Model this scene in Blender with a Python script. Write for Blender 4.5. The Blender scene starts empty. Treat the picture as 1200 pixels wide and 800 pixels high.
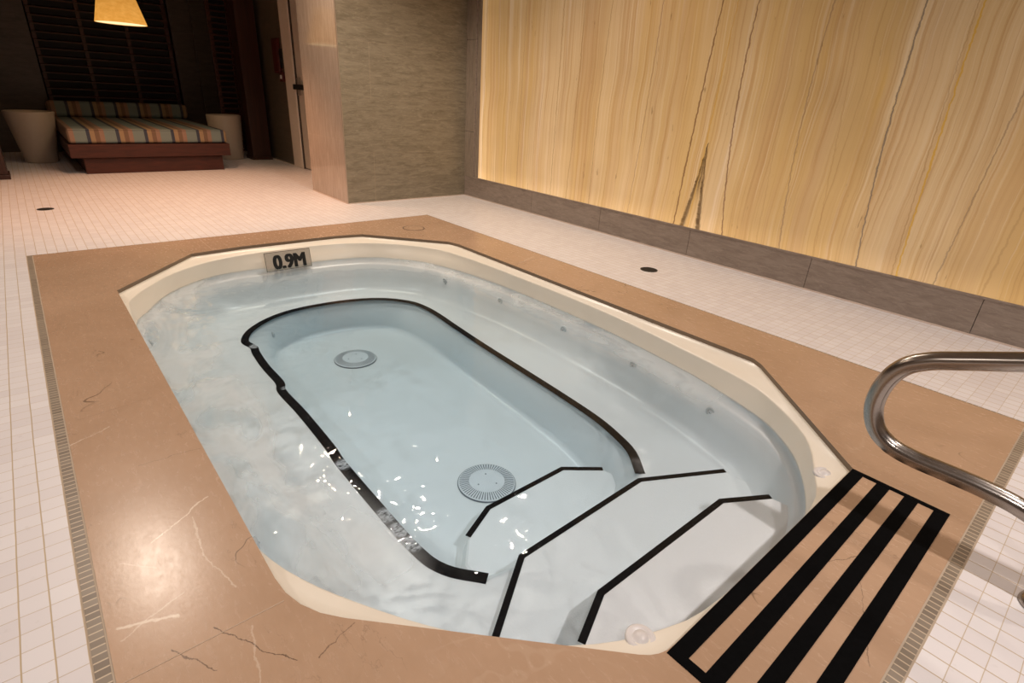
import bpy, bmesh, math, random
from mathutils import Vector, Matrix, noise
random.seed(7)
C = bpy.context.scene.collection
S = bpy.context.scene
S.view_settings.view_transform = 'Standard'
S.view_settings.look = 'None'
S.view_settings.exposure = 0.0

# ------------------------------------------------------------------ node helpers
class N:
    """small wrapper to write node trees compactly"""
    def __init__(s, name):
        s.m = bpy.data.materials.new(name); s.m.use_nodes = True
        s.t = s.m.node_tree; s.t.nodes.clear()
        s.out = s.t.nodes.new('ShaderNodeOutputMaterial')
        s.co = s.t.nodes.new('ShaderNodeNewGeometry').outputs['Position']
    def n(s, typ, **kw):
        o = s.t.nodes.new('ShaderNode' + typ)
        for k, v in kw.items(): setattr(o, k, v)
        return o
    def put(s, sock, v):
        if hasattr(v, 'is_output'): s.t.links.new(v, sock)
        elif v is not None: sock.default_value = v
    def math(s, op, a, b=None, c=None, clamp=False):
        o = s.n('Math', operation=op); o.use_clamp = clamp
        s.put(o.inputs[0], a)
        if b is not None: s.put(o.inputs[1], b)
        if c is not None: s.put(o.inputs[2], c)
        return o.outputs[0]
    def xyz(s, v=None):
        o = s.n('SeparateXYZ'); s.put(o.inputs[0], v or s.co); return o.outputs
    def comb(s, x, y, z):
        o = s.n('CombineXYZ')
        for i, v in enumerate((x, y, z)): s.put(o.inputs[i], v)
        return o.outputs[0]
    def scale(s, v, sc):
        o = s.n('VectorMath', operation='MULTIPLY'); s.put(o.inputs[0], v); o.inputs[1].default_value = sc
        return o.outputs[0]
    def noise(s, v, scale, detail=3, rough=.5, dist=0.0, col=False):
        o = s.n('TexNoise'); s.put(o.inputs['Vector'], v)
        o.inputs['Scale'].default_value = scale; o.inputs['Detail'].default_value = detail
        o.inputs['Roughness'].default_value = rough; o.inputs['Distortion'].default_value = dist
        return o.outputs['Color' if col else 'Fac']
    def ramp(s, f, stops, interp='LINEAR'):
        o = s.n('ValToRGB'); s.put(o.inputs[0], f); r = o.color_ramp; r.interpolation = interp
        while len(r.elements) < len(stops): r.elements.new(.5)
        for e, (p, c) in zip(r.elements, stops):
            e.position = p; e.color = (c[0], c[1], c[2], 1) if not isinstance(c, (int, float)) else (c, c, c, 1)
        return o.outputs[0]
    def mix(s, f, a, b, blend='MIX'):
        o = s.n('Mix', data_type='RGBA', blend_type=blend)
        s.put(o.inputs[0], f)
        for i, v in ((6, a), (7, b)):
            if isinstance(v, tuple): v = (v[0], v[1], v[2], 1)
            s.put(o.inputs[i], v)
        return o.outputs[2]
    def band(s, x, lo, hi):      # smooth step
        o = s.n('MapRange', interpolation_type='SMOOTHSTEP'); s.put(o.inputs[0], x)
        o.inputs[1].default_value = lo; o.inputs[2].default_value = hi
        return o.outputs[0]
    def bump(s, h, strength=.3, dist=.01):
        o = s.n('Bump'); o.inputs['Strength'].default_value = strength; o.inputs['Distance'].default_value = dist
        s.put(o.inputs['Height'], h); return o.outputs[0]
    def principled(s, color, rough=.5, metal=0, bump=None, spec=.5, coat=0, emit=None, estr=0):
        o = s.n('BsdfPrincipled')
        if isinstance(color, tuple): color = (color[0], color[1], color[2], 1)
        s.put(o.inputs['Base Color'], color); s.put(o.inputs['Roughness'], rough)
        o.inputs['Metallic'].default_value = metal
        o.inputs['Specular IOR Level'].default_value = spec
        o.inputs['Coat Weight'].default_value = coat
        if bump is not None: s.put(o.inputs['Normal'], bump)
        if emit is not None:
            if isinstance(emit, tuple): emit = (emit[0], emit[1], emit[2], 1)
            s.put(o.inputs['Emission Color'], emit); s.put(o.inputs['Emission Strength'], estr)
        s.t.links.new(o.outputs[0], s.out.inputs[0])
        return s.m

def lin(r, g, b):
    f = lambda c: (c/255/12.92) if c/255 <= .04045 else ((c/255+.055)/1.055)**2.4
    return (f(r), f(g), f(b))

def plain(name, col, rough=.5, metal=0, var=.08, scale=20, **k):
    m = N(name); f = m.noise(m.co, scale, 4)
    c = m.mix(f, tuple(x*(1-var) for x in col), tuple(min(1, x*(1+var)) for x in col))
    return m.principled(c, rough, metal, **k)

# ---- white 5 cm mosaic floor
def tile_floor():
    m = N('white_mosaic_tile'); x, y, z = m.xyz()
    P = .0495
    wob = m.math('MULTIPLY', m.math('SUBTRACT', m.noise(m.co, 9, 2), .5), .0025)
    def joint(u, w):
        f = m.math('FRACT', m.math('DIVIDE', m.math('ADD', u, wob), P))
        d = m.math('MINIMUM', f, m.math('SUBTRACT', 1.0, f))
        return m.math('SUBTRACT', 1.0, m.band(d, w*.55, w*1.3))
    # the floor beyond the front strip is set out from that strip
    xf = m.math('SUBTRACT', x, m.math('MULTIPLY', m.math('GREATER_THAN', x, 4.22), .022))
    jx = joint(xf, .018); jy = joint(y, .030)
    j = m.math('MAXIMUM', m.math('MULTIPLY', jx, .8), jy)
    cell = m.comb(m.math('FLOOR', m.math('DIVIDE', xf, P)), m.math('FLOOR', m.math('DIVIDE', y, P)), 0.0)
    wn = m.n('TexWhiteNoise'); m.put(wn.inputs[0], cell)
    tone = m.mix(wn.outputs[0], (.77, .72, .72), (.84, .80, .80))
    dirt = m.ramp(m.noise(m.co, 30, 5, .65), [(.62, 0), (.78, 1)])
    tone = m.mix(m.math('MULTIPLY', dirt, .25), tone, (.45, .38, .33))
    far = m.band(x, 1.6, -1.8)
    o = m.n('MapRange', interpolation_type='SMOOTHSTEP'); m.put(o.inputs[0], x)
    grout = m.mix(m.noise(m.co, 3, 2), (.50, .37, .22), (.60, .47, .32))
    c = m.mix(j, tone, grout)
    return m.principled(c, .38, bump=m.bump(m.math('SUBTRACT', 1.0, j), .25, .002))

def strip_tile(axis):
    m = N('taupe_strip_mosaic_' + axis); x, y, z = m.xyz()
    u = x if axis == 'x' else y
    f = m.math('FRACT', m.math('DIVIDE', u, .0192)); d = m.math('MINIMUM', f, m.math('SUBTRACT', 1.0, f))
    j = m.math('SUBTRACT', 1.0, m.band(d, .05, .11))
    wn = m.n('TexWhiteNoise'); m.put(wn.inputs[0], m.comb(m.math('FLOOR', m.math('DIVIDE', u, .0192)), 0.0, 0.0))
    tone = m.mix(wn.outputs[0], (.21, .165, .125), (.29, .235, .18))
    return m.principled(m.mix(j, tone, (.62, .50, .36)), .35)

def marble():
    m = N('tan_marble')
    base = m.mix(m.ramp(m.noise(m.co, 1.7, 5, .6, .6), [(.3, 0), (.7, 1)]), (.44, .28, .175), (.55, .36, .235))
    grain = m.noise(m.scale(m.co, (7, 30, 7)), 1.5, 5, .6)
    base = m.mix(m.math('MULTIPLY', grain, .28), base, (.38, .245, .16))
    # slab to slab tone
    def vein(scale, w, seed, dist):
        v = m.n('VectorMath', operation='ADD'); m.put(v.inputs[0], m.co); v.inputs[1].default_value = seed
        a = m.math('ABSOLUTE', m.math('SUBTRACT', m.noise(v.outputs[0], scale, 4, .55, dist), .5))
        return m.math('SUBTRACT', 1.0, m.band(a, w*.3, w))
    gate = m.ramp(m.noise(m.co, 2.4, 2), [(.52, 0), (.66, 1)])
    v1 = m.math('MULTIPLY', vein(1.3, .004, (3, 1, 0), .25), gate)
    base = m.mix(m.math('MULTIPLY', v1, .10), base, (.78, .62, .47))
    xx, yy, zz_ = m.xyz()
    wobx = m.math('MULTIPLY', m.math('SUBTRACT', m.noise(m.co, 14, 5, .65), .5), .035)
    woby = m.math('MULTIPLY', m.math('SUBTRACT', m.noise(m.scale(m.co, (1, 1, 3)), 17, 5, .65), .5), .035)
    px, py = m.math('ADD', xx, wobx), m.math('ADD', yy, woby)
    thin = m.noise(m.co, 35, 3)
    pale, darkc = (.80, .66, .52), (.13, .08, .05)
    SEG = [(2.95, .15, 2.85, .29, .0022, .8, pale), (2.38, .03, 2.33, .13, .0016, .7, pale), (2.98, .075, 3.04, .14, .0018, .4, pale),
           (3.16, .05, 3.205, .145, .004, .85, pale), (3.20, .05, 3.15, .17, .0018, .5, pale), (2.91, .24, 3.06, .23, .0020, .5, pale), (3.06, .23, 3.20, .26, .0020, .5, pale),
           (3.28, .20, 3.45, .30, .0013, .9, darkc), (3.28, .12, 3.38, .18, .0012, .8, darkc), (3.47, .34, 3.44, .43, .0012, .7, darkc),
           (2.60, .17, 2.61, .33, .0010, .5, darkc), (2.23, .06, 2.20, .27, .0010, .35, darkc), (3.32, .26, 3.52, .22, .0020, .35, pale),
           (4.00, 1.42, 4.06, 1.56, .0010, .7, darkc), (4.17, 1.20, 4.08, 1.42, .0010, .6, darkc), (1.60, 2.50, 1.52, 2.70, .003, .4, pale), (.10, .35, .16, .62, .003, .3, pale)]
    for ax, ay, bx_, by_, w, st, col in SEG:
        dx, dy = bx_-ax, by_-ay; L2 = dx*dx+dy*dy
        tt = m.math('MULTIPLY_ADD', px, dx/L2, m.math('MULTIPLY_ADD', py, dy/L2, -(ax*dx+ay*dy)/L2), clamp=False)
        tt = m.math('MINIMUM', m.math('MAXIMUM', tt, 0.0), 1.0)
        ex_ = m.math('SUBTRACT', px, m.math('MULTIPLY_ADD', tt, dx, ax)); ey_ = m.math('SUBTRACT', py, m.math('MULTIPLY_ADD', tt, dy, ay))
        dd = m.math('SQRT', m.math('ADD', m.math('MULTIPLY', ex_, ex_), m.math('MULTIPLY', ey_, ey_)))
        dd = m.math('DIVIDE', dd, m.math('MULTIPLY_ADD', thin, 1.6, .2))
        k = m.math('SUBTRACT', 1.0, m.band(dd, w*.4, w*1.4))
        base = m.mix(m.math('MULTIPLY', k, st), base, col)
    gate2 = m.ramp(m.noise(m.scale(m.co, (1.3, 1, 1)), 3.1, 2), [(.54, 0), (.62, 1)])
    v2 = m.math('MULTIPLY', vein(1.5, .0025, (9, 4, 2), .3), gate2)
    base = m.mix(m.math('MULTIPLY', v2, .8), base, (.16, .10, .06))
    mot = m.noise(m.scale(m.co, (22, 60, 22)), 1.0, 5, .7, .5)
    base = m.mix(m.math('MULTIPLY', m.band(mot, .40, .70), .09), base, (.60, .44, .33))
    crk = m.math('ABSOLUTE', m.math('SUBTRACT', m.noise(m.scale(m.co, (1.2, 2.6, 1)), 2.7, 6, .6, .2), .47))
    crk = m.math('MULTIPLY', m.math('SUBTRACT', 1.0, m.band(crk, .0012, .004)), m.ramp(m.noise(m.co, 4.1, 2), [(.55, 0), (.62, 1)]))
    base = m.mix(m.math('MULTIPLY', crk, .30), base, (.14, .085, .05))
    spots = m.ramp(m.noise(m.co, 26, 4, .6, 1.0), [(.72, 0), (.78, 1)])
    base = m.mix(m.math('MULTIPLY', spots, .10), base, (.75, .6, .45))
    return m.principled(base, m.math('MULTIPLY_ADD', mot, .14, .19), spec=.5, bump=m.bump(m.noise(m.co, 70, 5, .7), .10, .002))

def stone(name, c1, c2, c3, stretch, scale=1.0, rough=.35):
    m = N(name)
    v = m.scale(m.co, stretch)
    w = m.noise(v, 1.3*scale, 3, .5, 1.2)
    f = m.noise(v, 5*scale, 6, .65, .8)
    c = m.mix(m.ramp(f, [(.32, 0), (.62, 1)]), c1, c2)
    streak = m.ramp(m.noise(v, 13*scale, 5, .7, 1.0), [(.52, 0), (.68, 1)])
    c = m.mix(m.math('MULTIPLY', streak, .55), c, c3)
    c = m.mix(m.math('MULTIPLY', w, .3), c, c1)
    return m.principled(c, rough, bump=m.bump(f, .05, .003))

# ---- back-lit onyx
def onyx():
    m = N('backlit_onyx'); x, y, z = m.xyz()
    # veins lean a little and waver
    wv = m.math('MULTIPLY', m.math('SUBTRACT', m.noise(m.comb(m.math('MULTIPLY', x, .6), 0.0, m.math('MULTIPLY', z, 1.0)), 1.3, 2, .45), .5), .10)
    fine = m.math('MULTIPLY', m.math('SUBTRACT', m.noise(m.comb(m.math('MULTIPLY', x, 5), 0.0, m.math('MULTIPLY', z, 14)), 1.6, 3, .6), .5), .007)
    u = m.math('ADD', m.math('ADD', x, wv), fine)
    def streak(sc, stretch, lo, hi, det=3, off=0.0, rough=.6):
        n_ = m.noise(m.comb(m.math('MULTIPLY', u, sc), off, m.math('MULTIPLY', z, stretch)), 1.0, det, rough)
        return m.band(n_, lo, hi)
    # broad tone: honey yellow against cream
    c = m.mix(streak(2.6, .25, .36, .64, 2), (.62, .395, .155), (.68, .47, .245))
    c = m.mix(m.math('MULTIPLY', streak(9, .3, .45, .72, 3, 4.0), .7), c, (.56, .34, .16))
    c = m.mix(m.math('MULTIPLY', streak(14, .22, .55, .70, 3, 7.0), .55), c, (.80, .61, .40))
    c = m.mix(m.math('MULTIPLY', streak(36, .35, .50, .66, 4, 2.0), .45), c, (.46, .25, .085))
    c = m.mix(m.math('MULTIPLY', streak(80, .6, .53, .68, 3, 12.0), .40), c, (.40, .22, .08))
    c = m.mix(m.math('MULTIPLY', streak(60, .5, .56, .66, 3, 22.0), .30), c, (.84, .64, .40))
    c = m.mix(m.math('MULTIPLY', streak(7, .5, .60, .72, 3, 31.0), .40), c, (.66, .39, .09))
    # named single veins: x = a z^2 + b z + c
    n2 = m.noise(m.comb(m.math('MULTIPLY', x, 2), 0.0, m.math('MULTIPLY', z, 9)), 2.2, 4, .65)
    wob = m.math('MULTIPLY', m.math('SUBTRACT', n2, .5), .026)
    thick = m.noise(m.comb(0.0, x, m.math('MULTIPLY', z, 6)), 1.7, 3, .6)
    V = [(.016, .022, 1.933, .006, .85, (.20, .10, .04)), (.08, -.206, 2.377, .0055, .8, (.20, .10, .05)),
         (.069, -.16, 2.776, .0045, .6, (.30, .19, .10)), (.049, -.136, 3.235, .005, .75, (.16, .13, .10)),
         (.013, -.051, 3.429, .005, .75, (.62, .34, .03)), (.013, -.051, 3.405, .0035, .4, (.30, .16, .05)),
         (0, .06, 3.585, .004, .5, (.22, .15, .09)), (-.022, .081, 1.48, .004, .6, (.30, .18, .10)),
         (0, .003, .126, .004, .5, (.34, .20, .10)), (-.029, .07, .784, .005, .55, (.36, .21, .07)),
         (0, -.008, .605, .0045, .6, (.30, .17, .05)), (.024, -.032, 1.082, .004, .5, (.28, .18, .07)),
         (.0, .04, 2.05, .005, .5, (.55, .28, .03)), (.0, .045, 1.70, .006, .3, (.42, .24, .05)),
         (.0, .01, -.44, .003, .6, (.30, .18, .10)), (.0, .02, .33, .003, .4, (.40, .22, .10)),
         (.0, -.05, 2.60, .004, .35, (.45, .26, .10)), (.0, -.08, 2.98, .004, .4, (.45, .26, .10)),
         (.0, .04, 3.80, .005, .4, (.40, .24, .10))]
    for a, b, c0, w, st, col in V:
        cx = m.math('MULTIPLY_ADD', m.math('MULTIPLY_ADD', z, a, b), z, c0)
        d = m.math('ABSOLUTE', m.math('ADD', m.math('SUBTRACT', x, cx), wob))
        d = m.math('DIVIDE', d, m.math('ADD', m.math('MULTIPLY', thick, 1.7), .15))
        k = m.math('SUBTRACT', 1.0, m.band(d, w*.35, w*1.3))
        c = m.mix(m.math('MULTIPLY', k, st), c, col)
    # the dark flame shaped inclusion near the bottom
    hgt = m.math('DIVIDE', m.math('SUBTRACT', .80, z), .60, clamp=True)   # 0 at tip, 1 at foot
    tip = m.math('GREATER_THAN', .80, z)
    cxm = m.math('MULTIPLY_ADD', hgt, -.022, 2.097)
    dd = m.math('ADD', m.math('SUBTRACT', x, cxm), m.math('MULTIPLY', wob, 1.1))
    half = m.math('MULTIPLY_ADD', m.math('POWER', hgt, 1.3), .085, .001)
    edge = m.math('DIVIDE', m.math('ABSOLUTE', m.math('SUBTRACT', m.math('ABSOLUTE', dd), m.math('MULTIPLY', half, .8))), m.math('MULTIPLY_ADD', hgt, 1.3, .15))
    e1 = m.math('SUBTRACT', 1.0, m.band(edge, .006, .020))
    core = m.math('MULTIPLY', m.math('SUBTRACT', 1.0, m.band(m.math('DIVIDE', m.math('ABSOLUTE', dd), m.math('MULTIPLY_ADD', hgt, 1.6, .12)), .004, .018)), m.math('SUBTRACT', 1.0, m.band(hgt, .35, .75)))
    fl = m.math('MULTIPLY', m.math('MULTIPLY', m.math('MAXIMUM', e1, core), m.math('MULTIPLY_ADD', n2, 1.2, .25), clamp=True), tip)
    c = m.mix(m.math('MULTIPLY', fl, .9), c, (.07, .035, .012))
    # blotchy dark specks strung on streaks
    sp = m.math('MULTIPLY', streak(26, 5.5, .66, .74, 3, 40.0), .6)
    c = m.mix(sp, c, (.25, .15, .06))
    # lamps stand behind the bottom and the near end of the slab
    g = m.band(z, 1.9, .2)
    o = m.n('MapRange'); m.put(o.inputs[0], z); o.inputs[1].default_value = .2; o.inputs[2].default_value = 1.7
    o.inputs[3].default_value = 1.02; o.inputs[4].default_value = .46
    o2 = m.n('MapRange', interpolation_type='SMOOTHSTEP'); m.put(o2.inputs[0], x); o2.inputs[1].default_value = 1.5; o2.inputs[2].default_value = 4.0
    o2.inputs[3].default_value = 1.0; o2.inputs[4].default_value = .72
    o3 = m.n('MapRange', interpolation_type='SMOOTHSTEP'); m.put(o3.inputs[0], z); o3.inputs[1].default_value = .2; o3.inputs[2].default_value = .36
    o3.inputs[3].default_value = 1.22; o3.inputs[4].default_value = 1.0
    o4 = m.n('MapRange', interpolation_type='SMOOTHSTEP'); m.put(o4.inputs[0], x); o4.inputs[1].default_value = -.5; o4.inputs[2].default_value = -.1
    o4.inputs[3].default_value = 1.35; o4.inputs[4].default_value = 1.0
    c = m.mix(1.0, c, (1.0, .91, .86), 'MULTIPLY')
    blot = m.math('MULTIPLY_ADD', m.noise(m.co, 2.2, 2), .35, .83)
    e = m.math('MULTIPLY', m.math('MULTIPLY', o.outputs[0], o2.outputs[0]), m.math('MULTIPLY', m.math('MULTIPLY', o3.outputs[0], o4.outputs[0]), blot))
    e = m.math('MULTIPLY', e, .90)
    return m.principled(m.mix(.75, c, (0, 0, 0)), .16, emit=c, estr=e, spec=.35)

def acrylic():
    m = N('cream_acrylic'); x, y, z = m.xyz()
    c = m.mix(m.noise(m.co, 6, 3), (.83, .76, .64), (.87, .80, .69))
    c = m.mix(m.band(z, -.138, -.150), c, (.92, .90, .875))  # whiter below the waterline: underwater light cast put into the colour
    return m.principled(c, .28, spec=.4)
def step_acrylic():
    m = N('textured_step_acrylic')
    c = m.mix(m.noise(m.co, 6, 3), (.95, .93, .90), (.96, .94, .92))
    return m.principled(c, .5, bump=m.bump(m.noise(m.co, 160, 2), .35, .003))
def tape():
    m = N('black_edge_tape'); 
    wear = None
    for (wx, wy, r) in ((1.16, .885, .04), (1.73, .845, .02), (2.47, .82, .045), (2.83, .815, .05), (2.92, .82, .05), (3.00, .82, .05)):
        d = m.n('VectorMath', operation='DISTANCE'); m.put(d.inputs[0], m.co); d.inputs[1].default_value = (wx, wy, -.365)
        k = m.math('SUBTRACT', 1.0, m.band(d.outputs['Value'], r*.5, r))
        wear = k if wear is None else m.math('MAXIMUM', wear, k)
    n_ = m.ramp(m.noise(m.scale(m.co, (1, .5, 1)), 90, 4, .8), [(.40, 0), (.56, 1)])
    c = m.mix(m.math('MULTIPLY', wear, n_), (.002, .002, .003), (.60, .60, .61))
    return m.principled(c, .85, spec=.05)

def water():
    m = N('pool_water'); x, y, z = m.xyz()
    h1 = m.noise(m.co, 5.0, 2, .5, .6); h2 = m.noise(m.co, 16, 2, .5, .3)
    # stronger chop over the jets on the left bench
    calm = m.n('MapRange', interpolation_type='SMOOTHSTEP'); m.put(calm.inputs[0], y)
    calm.inputs[1].default_value = .75; calm.inputs[2].default_value = 1.3; calm.inputs[3].default_value = 1.0; calm.inputs[4].default_value = .22
    h = m.math('MULTIPLY', m.math('MULTIPLY_ADD', h2, .18, h1), calm.outputs[0])
    nrm = m.bump(h, .35, .04)
    tr = m.n('BsdfTransparent'); tr.inputs[0].default_value = (.985, .99, 1, 1)
    df = m.n('BsdfDiffuse'); df.inputs[0].default_value = (.90, .92, .92, 1)
    tl = m.n('BsdfTranslucent'); tl.inputs[0].default_value = (.90, .92, .92, 1)
    ml = m.n('MixShader'); ml.inputs[0].default_value = .5
    m.t.links.new(df.outputs[0], ml.inputs[1]); m.t.links.new(tl.outputs[0], ml.inputs[2])
    # milky aerated swirls: over the benches only
    sw = m.ramp(m.noise(m.scale(m.co, (1.1, 2.0, 1)), 2.1, 3, .5, .9), [(.36, 0), (.58, 1)])
    ex = m.math('POWER', m.math('ABSOLUTE', m.math('DIVIDE', m.math('SUBTRACT', x, 2.05), 1.35)), 3.0)
    ey = m.math('POWER', m.math('ABSOLUTE', m.math('DIVIDE', m.math('SUBTRACT', y, 1.40), .62)), 3.0)
    bench = m.band(m.math('ADD', ex, ey), 1.5, 2.6)
    front = m.n('MapRange', interpolation_type='SMOOTHSTEP'); m.put(front.inputs[0], x)
    front.inputs[1].default_value = 3.1; front.inputs[2].default_value = 3.45; front.inputs[3].default_value = 1.0; front.inputs[4].default_value = .0
    fac = m.math('MULTIPLY', m.math('MULTIPLY', sw, bench), m.math('MULTIPLY', front.outputs[0], .55))
    fac = m.math('ADD', fac, .008)
    mx = m.n('MixShader'); m.t.links.new(fac, mx.inputs[0])
    m.t.links.new(tr.outputs[0], mx.inputs[1]); m.t.links.new(ml.outputs[0], mx.inputs[2])
    gl = m.n('BsdfGlossy'); gl.inputs['Roughness'].default_value = .03; m.t.links.new(nrm, gl.inputs['Normal'])
    fr = m.n('Fresnel'); fr.inputs['IOR'].default_value = 1.33; m.t.links.new(nrm, fr.inputs['Normal'])
    m2 = m.n('MixShader'); m.t.links.new(fr.outputs[0], m2.inputs[0])
    m.t.links.new(mx.outputs[0], m2.inputs[1]); m.t.links.new(gl.outputs[0], m2.inputs[2])
    m.t.links.new(m2.outputs[0], m.out.inputs[0])
    va = m.n('VolumeAbsorption'); va.inputs['Color'].default_value = (.10, .64, .92, 1); va.inputs['Density'].default_value = .40
    m.t.links.new(va.outputs[0], m.out.inputs['Volume'])
    return m.m

def stripes():
    m = N('striped_cushion_fabric'); x, y, z = m.xyz()
    f = m.math('FRACT', m.math('DIVIDE', m.math('ADD', y, 9.88), .262))
    te, nv, tn, br, sa = (.20, .25, .23), (.04, .05, .08), (.36, .24, .13), (.20, .12, .075), (.33, .20, .14)
    c = m.ramp(f, [(0, te), (.30, te), (.31, nv), (.42, nv), (.43, tn), (.58, tn), (.59, br), (.74, br), (.75, sa), (.90, sa), (.91, te)], 'CONSTANT')
    w = m.noise(m.co, 220, 2)
    return m.principled(m.mix(m.math('MULTIPLY', w, .25), c, (.1, .08, .06)), .85, bump=m.bump(w, .1, .002))

def wood(name, c1, c2, stretch, rough=.4):
    m = N(name); v = m.scale(m.co, stretch)
    f = m.noise(v, 3, 6, .6, .8)
    return m.principled(m.mix(m.ramp(f, [(.3, 0), (.7, 1)]), c1, c2), rough, bump=m.bump(f, .05, .002))

def brushed():
    m = N('brushed_stainless')
    f = m.noise(m.scale(m.co, (6, 200, 200)), 2, 3)
    return m.principled(m.mix(f, (.30, .265, .235), (.44, .40, .365)), .24, 1.0)

M = dict(
    tile=tile_floor(), sx=strip_tile('x'), sy=strip_tile('y'), marble=marble(),
    col_front=stone('horizontal_grain_stone', (.17, .14, .095), (.29, .245, .175), (.42, .365, .27), (1, 1.1, 6)),
    col_side=stone('vertical_grain_stone', (.36, .28, .22), (.50, .40, .32), (.60, .49, .40), (9, 9, .8), rough=.07),
    kerb=stone('grey_brown_skirting_stone', (.20, .155, .125), (.30, .24, .195), (.40, .33, .275), (1.4, 1, 7)),
    kerbv=stone('grey_brown_border_stone', (.19, .15, .115), (.29, .235, .18), (.38, .31, .25), (7, 1, 1.2)),
    onyx=onyx(), acrylic=acrylic(), step=step_acrylic(), tape=tape(), water=water(), stripes=stripes(),
    medge=plain('shaded_marble_edge', (.21, .15, .10), .6),  # darker marble copy: shade under the slab edge painted into the colour
    dark=plain('dark_metal', (.012, .012, .012), .5), black=plain('black_tread_tape', (.0025, .0025, .0028), .9, scale=80, var=.6, spec=.06),
    grout=plain('joint_grout', (.55, .44, .33), .8), caulk=plain('pale_caulk', (.62, .50, .42), .6),
    joint=plain('thin_stone_joint', (.40, .31, .22), .7), sjoint=plain('slab_joint', (.52, .38, .27), .5), djoint=plain('dark_joint', (.05, .038, .03), .8),
    wood=wood('mahogany', (.035, .007, .003), (.075, .016, .007), (.8, 1.5, 12), .7), woodv=wood('mahogany_upright', (.022, .006, .003), (.05, .014, .007), (14, 14, .6)),
    slat=wood('dark_slats', (.04, .010, .005), (.075, .020, .009), (3, 1, 20)),
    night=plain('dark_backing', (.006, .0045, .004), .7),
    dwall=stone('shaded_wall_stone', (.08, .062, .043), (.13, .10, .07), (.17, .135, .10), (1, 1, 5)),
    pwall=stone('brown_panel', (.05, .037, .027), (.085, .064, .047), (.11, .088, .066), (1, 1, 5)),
    planter=plain('cream_planter', (.50, .41, .33), .45, var=.05), soil=plain('dark_soil', (.03, .02, .015), .9, var=.5, scale=60),
    frame=plain('painted_door_frame', (.75, .64, .54), .4), door=plain('pale_door', (.62, .52, .43), .35),
    steel=brushed(), alu=plain('aluminium_trim', (.45, .37, .30), .3, .6),
    red=plain('red_enamel', (.07, .006, .004), .5), white=plain('white_plastic', (.72, .68, .66), .35),
    grey=plain('grey_grille_plastic', (.80, .80, .80), .45), dgrey=plain('grille_shadow_grey', (.16, .17, .19), .6),
    ivory=plain('ivory_jet', (.60, .62, .62), .3), plate=plain('marker_tile', (.55, .47, .38), .4, var=.15, scale=120), ink=plain('marker_black', (.004, .004, .004), .5),
    ceil=plain('warm_ceiling', (.30, .24, .19), .7), paint=plain('dim_wall_paint', (.20, .15, .11), .7),
)
def shade_mat():
    m = N('amber_fabric_shade')
    f = m.noise(m.scale(m.co, (3, 3, 6)), 6, 4, .6)
    x, y, z = m.xyz()
    g = m.n('MapRange'); m.put(g.inputs[0], z); g.inputs[1].default_value = 1.5; g.inputs[2].default_value = 1.95
    g.inputs[3].default_value = 1.0; g.inputs[4].default_value = .55
    c = m.mix(m.ramp(f, [(.3, 0), (.7, 1)]), (.70, .29, .04), (.86, .40, .08))
    return m.principled((.12, .06, .02), .9, emit=c, estr=g.outputs[0])
def glow(name, col, s):
    m = N(name); e = m.n('Emission'); e.inputs[0].default_value = (*col, 1); e.inputs[1].default_value = s
    m.t.links.new(e.outputs[0], m.out.inputs[0]); return m.m
M['shade'] = shade_mat(); M['bulb'] = glow('warm_bulb', (1, .72, .35), 9.0)
M['lining'] = glow('bright_shade_lining', (1, .78, .42), 1.3)

# ------------------------------------------------------------------ mesh helpers
def box(bm, x0, x1, y0, y1, z0, z1):
    v = [bm.verts.new((x, y, z)) for z in (z0, z1) for y in (y0, y1) for x in (x0, x1)]
    for f in ((0, 2, 3, 1), (4, 5, 7, 6), (0, 1, 5, 4), (2, 6, 7, 3), (0, 4, 6, 2), (1, 3, 7, 5)):
        bm.faces.new([v[i] for i in f])
    return v
def obj(name, bm, mat, parent=None, smooth=False, bevel=0, seg=2, loc=None):
    me = bpy.data.meshes.new(name); bmesh.ops.recalc_face_normals(bm, faces=bm.faces) if len(bm.faces) else None
    bm.to_mesh(me); bm.free(); o = bpy.data.objects.new(name, me); C.objects.link(o)
    me.materials.append(mat)
    if smooth:
        for p in me.polygons: p.use_smooth = True
    if bevel:
        b = o.modifiers.new('bevel', 'BEVEL'); b.width = bevel; b.segments = seg; b.limit_method = 'ANGLE'; b.angle_limit = .6
    if parent: o.parent = parent
    if loc: o.location = loc
    return o
def boxes(name, lst, mat, parent=None, **k):
    bm = bmesh.new()
    for b in lst: box(bm, *b)
    return obj(name, bm, mat, parent, **k)
def struct(o): o['kind'] = 'structure'; return o
def thing(name, label, cat, loc=(0, 0, 0), group=None):
    o = bpy.data.objects.new(name, None); C.objects.link(o); o.location = loc; o.empty_display_size = .1
    return tag(o, label, cat, group)
def tag(o, label, cat, group=None):
    o['label'] = label; o['category'] = cat
    if group: o['group'] = group
    return o
def loft(bm, rings, close=True, cap0=False, cap1=False):
    R = [[bm.verts.new(p) for p in r] for r in rings]
    n = len(R[0])
    for a, b in zip(R, R[1:]):
        for i in range(n if close else n-1):
            bm.faces.new((a[i], a[(i+1) % n], b[(i+1) % n], b[i]))
    if cap0: bm.faces.new(R[0])
    if cap1: bm.faces.new(R[-1])
    return R
def lathe(bm, prof, c=(0, 0, 0), n=48, axis=None, cap=True):
    """prof = [(r, h)] turned about z (or about `axis` direction)"""
    q = Matrix.Identity(3) if axis is None else Vector((0, 0, 1)).rotation_difference(Vector(axis)).to_matrix()
    rings = []
    for r, h in prof:
        rings.append([Vector(c) + q @ Vector((r*math.cos(2*math.pi*i/n), r*math.sin(2*math.pi*i/n), h)) for i in range(n)])
    loft(bm, rings, cap0=cap, cap1=cap)
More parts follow.
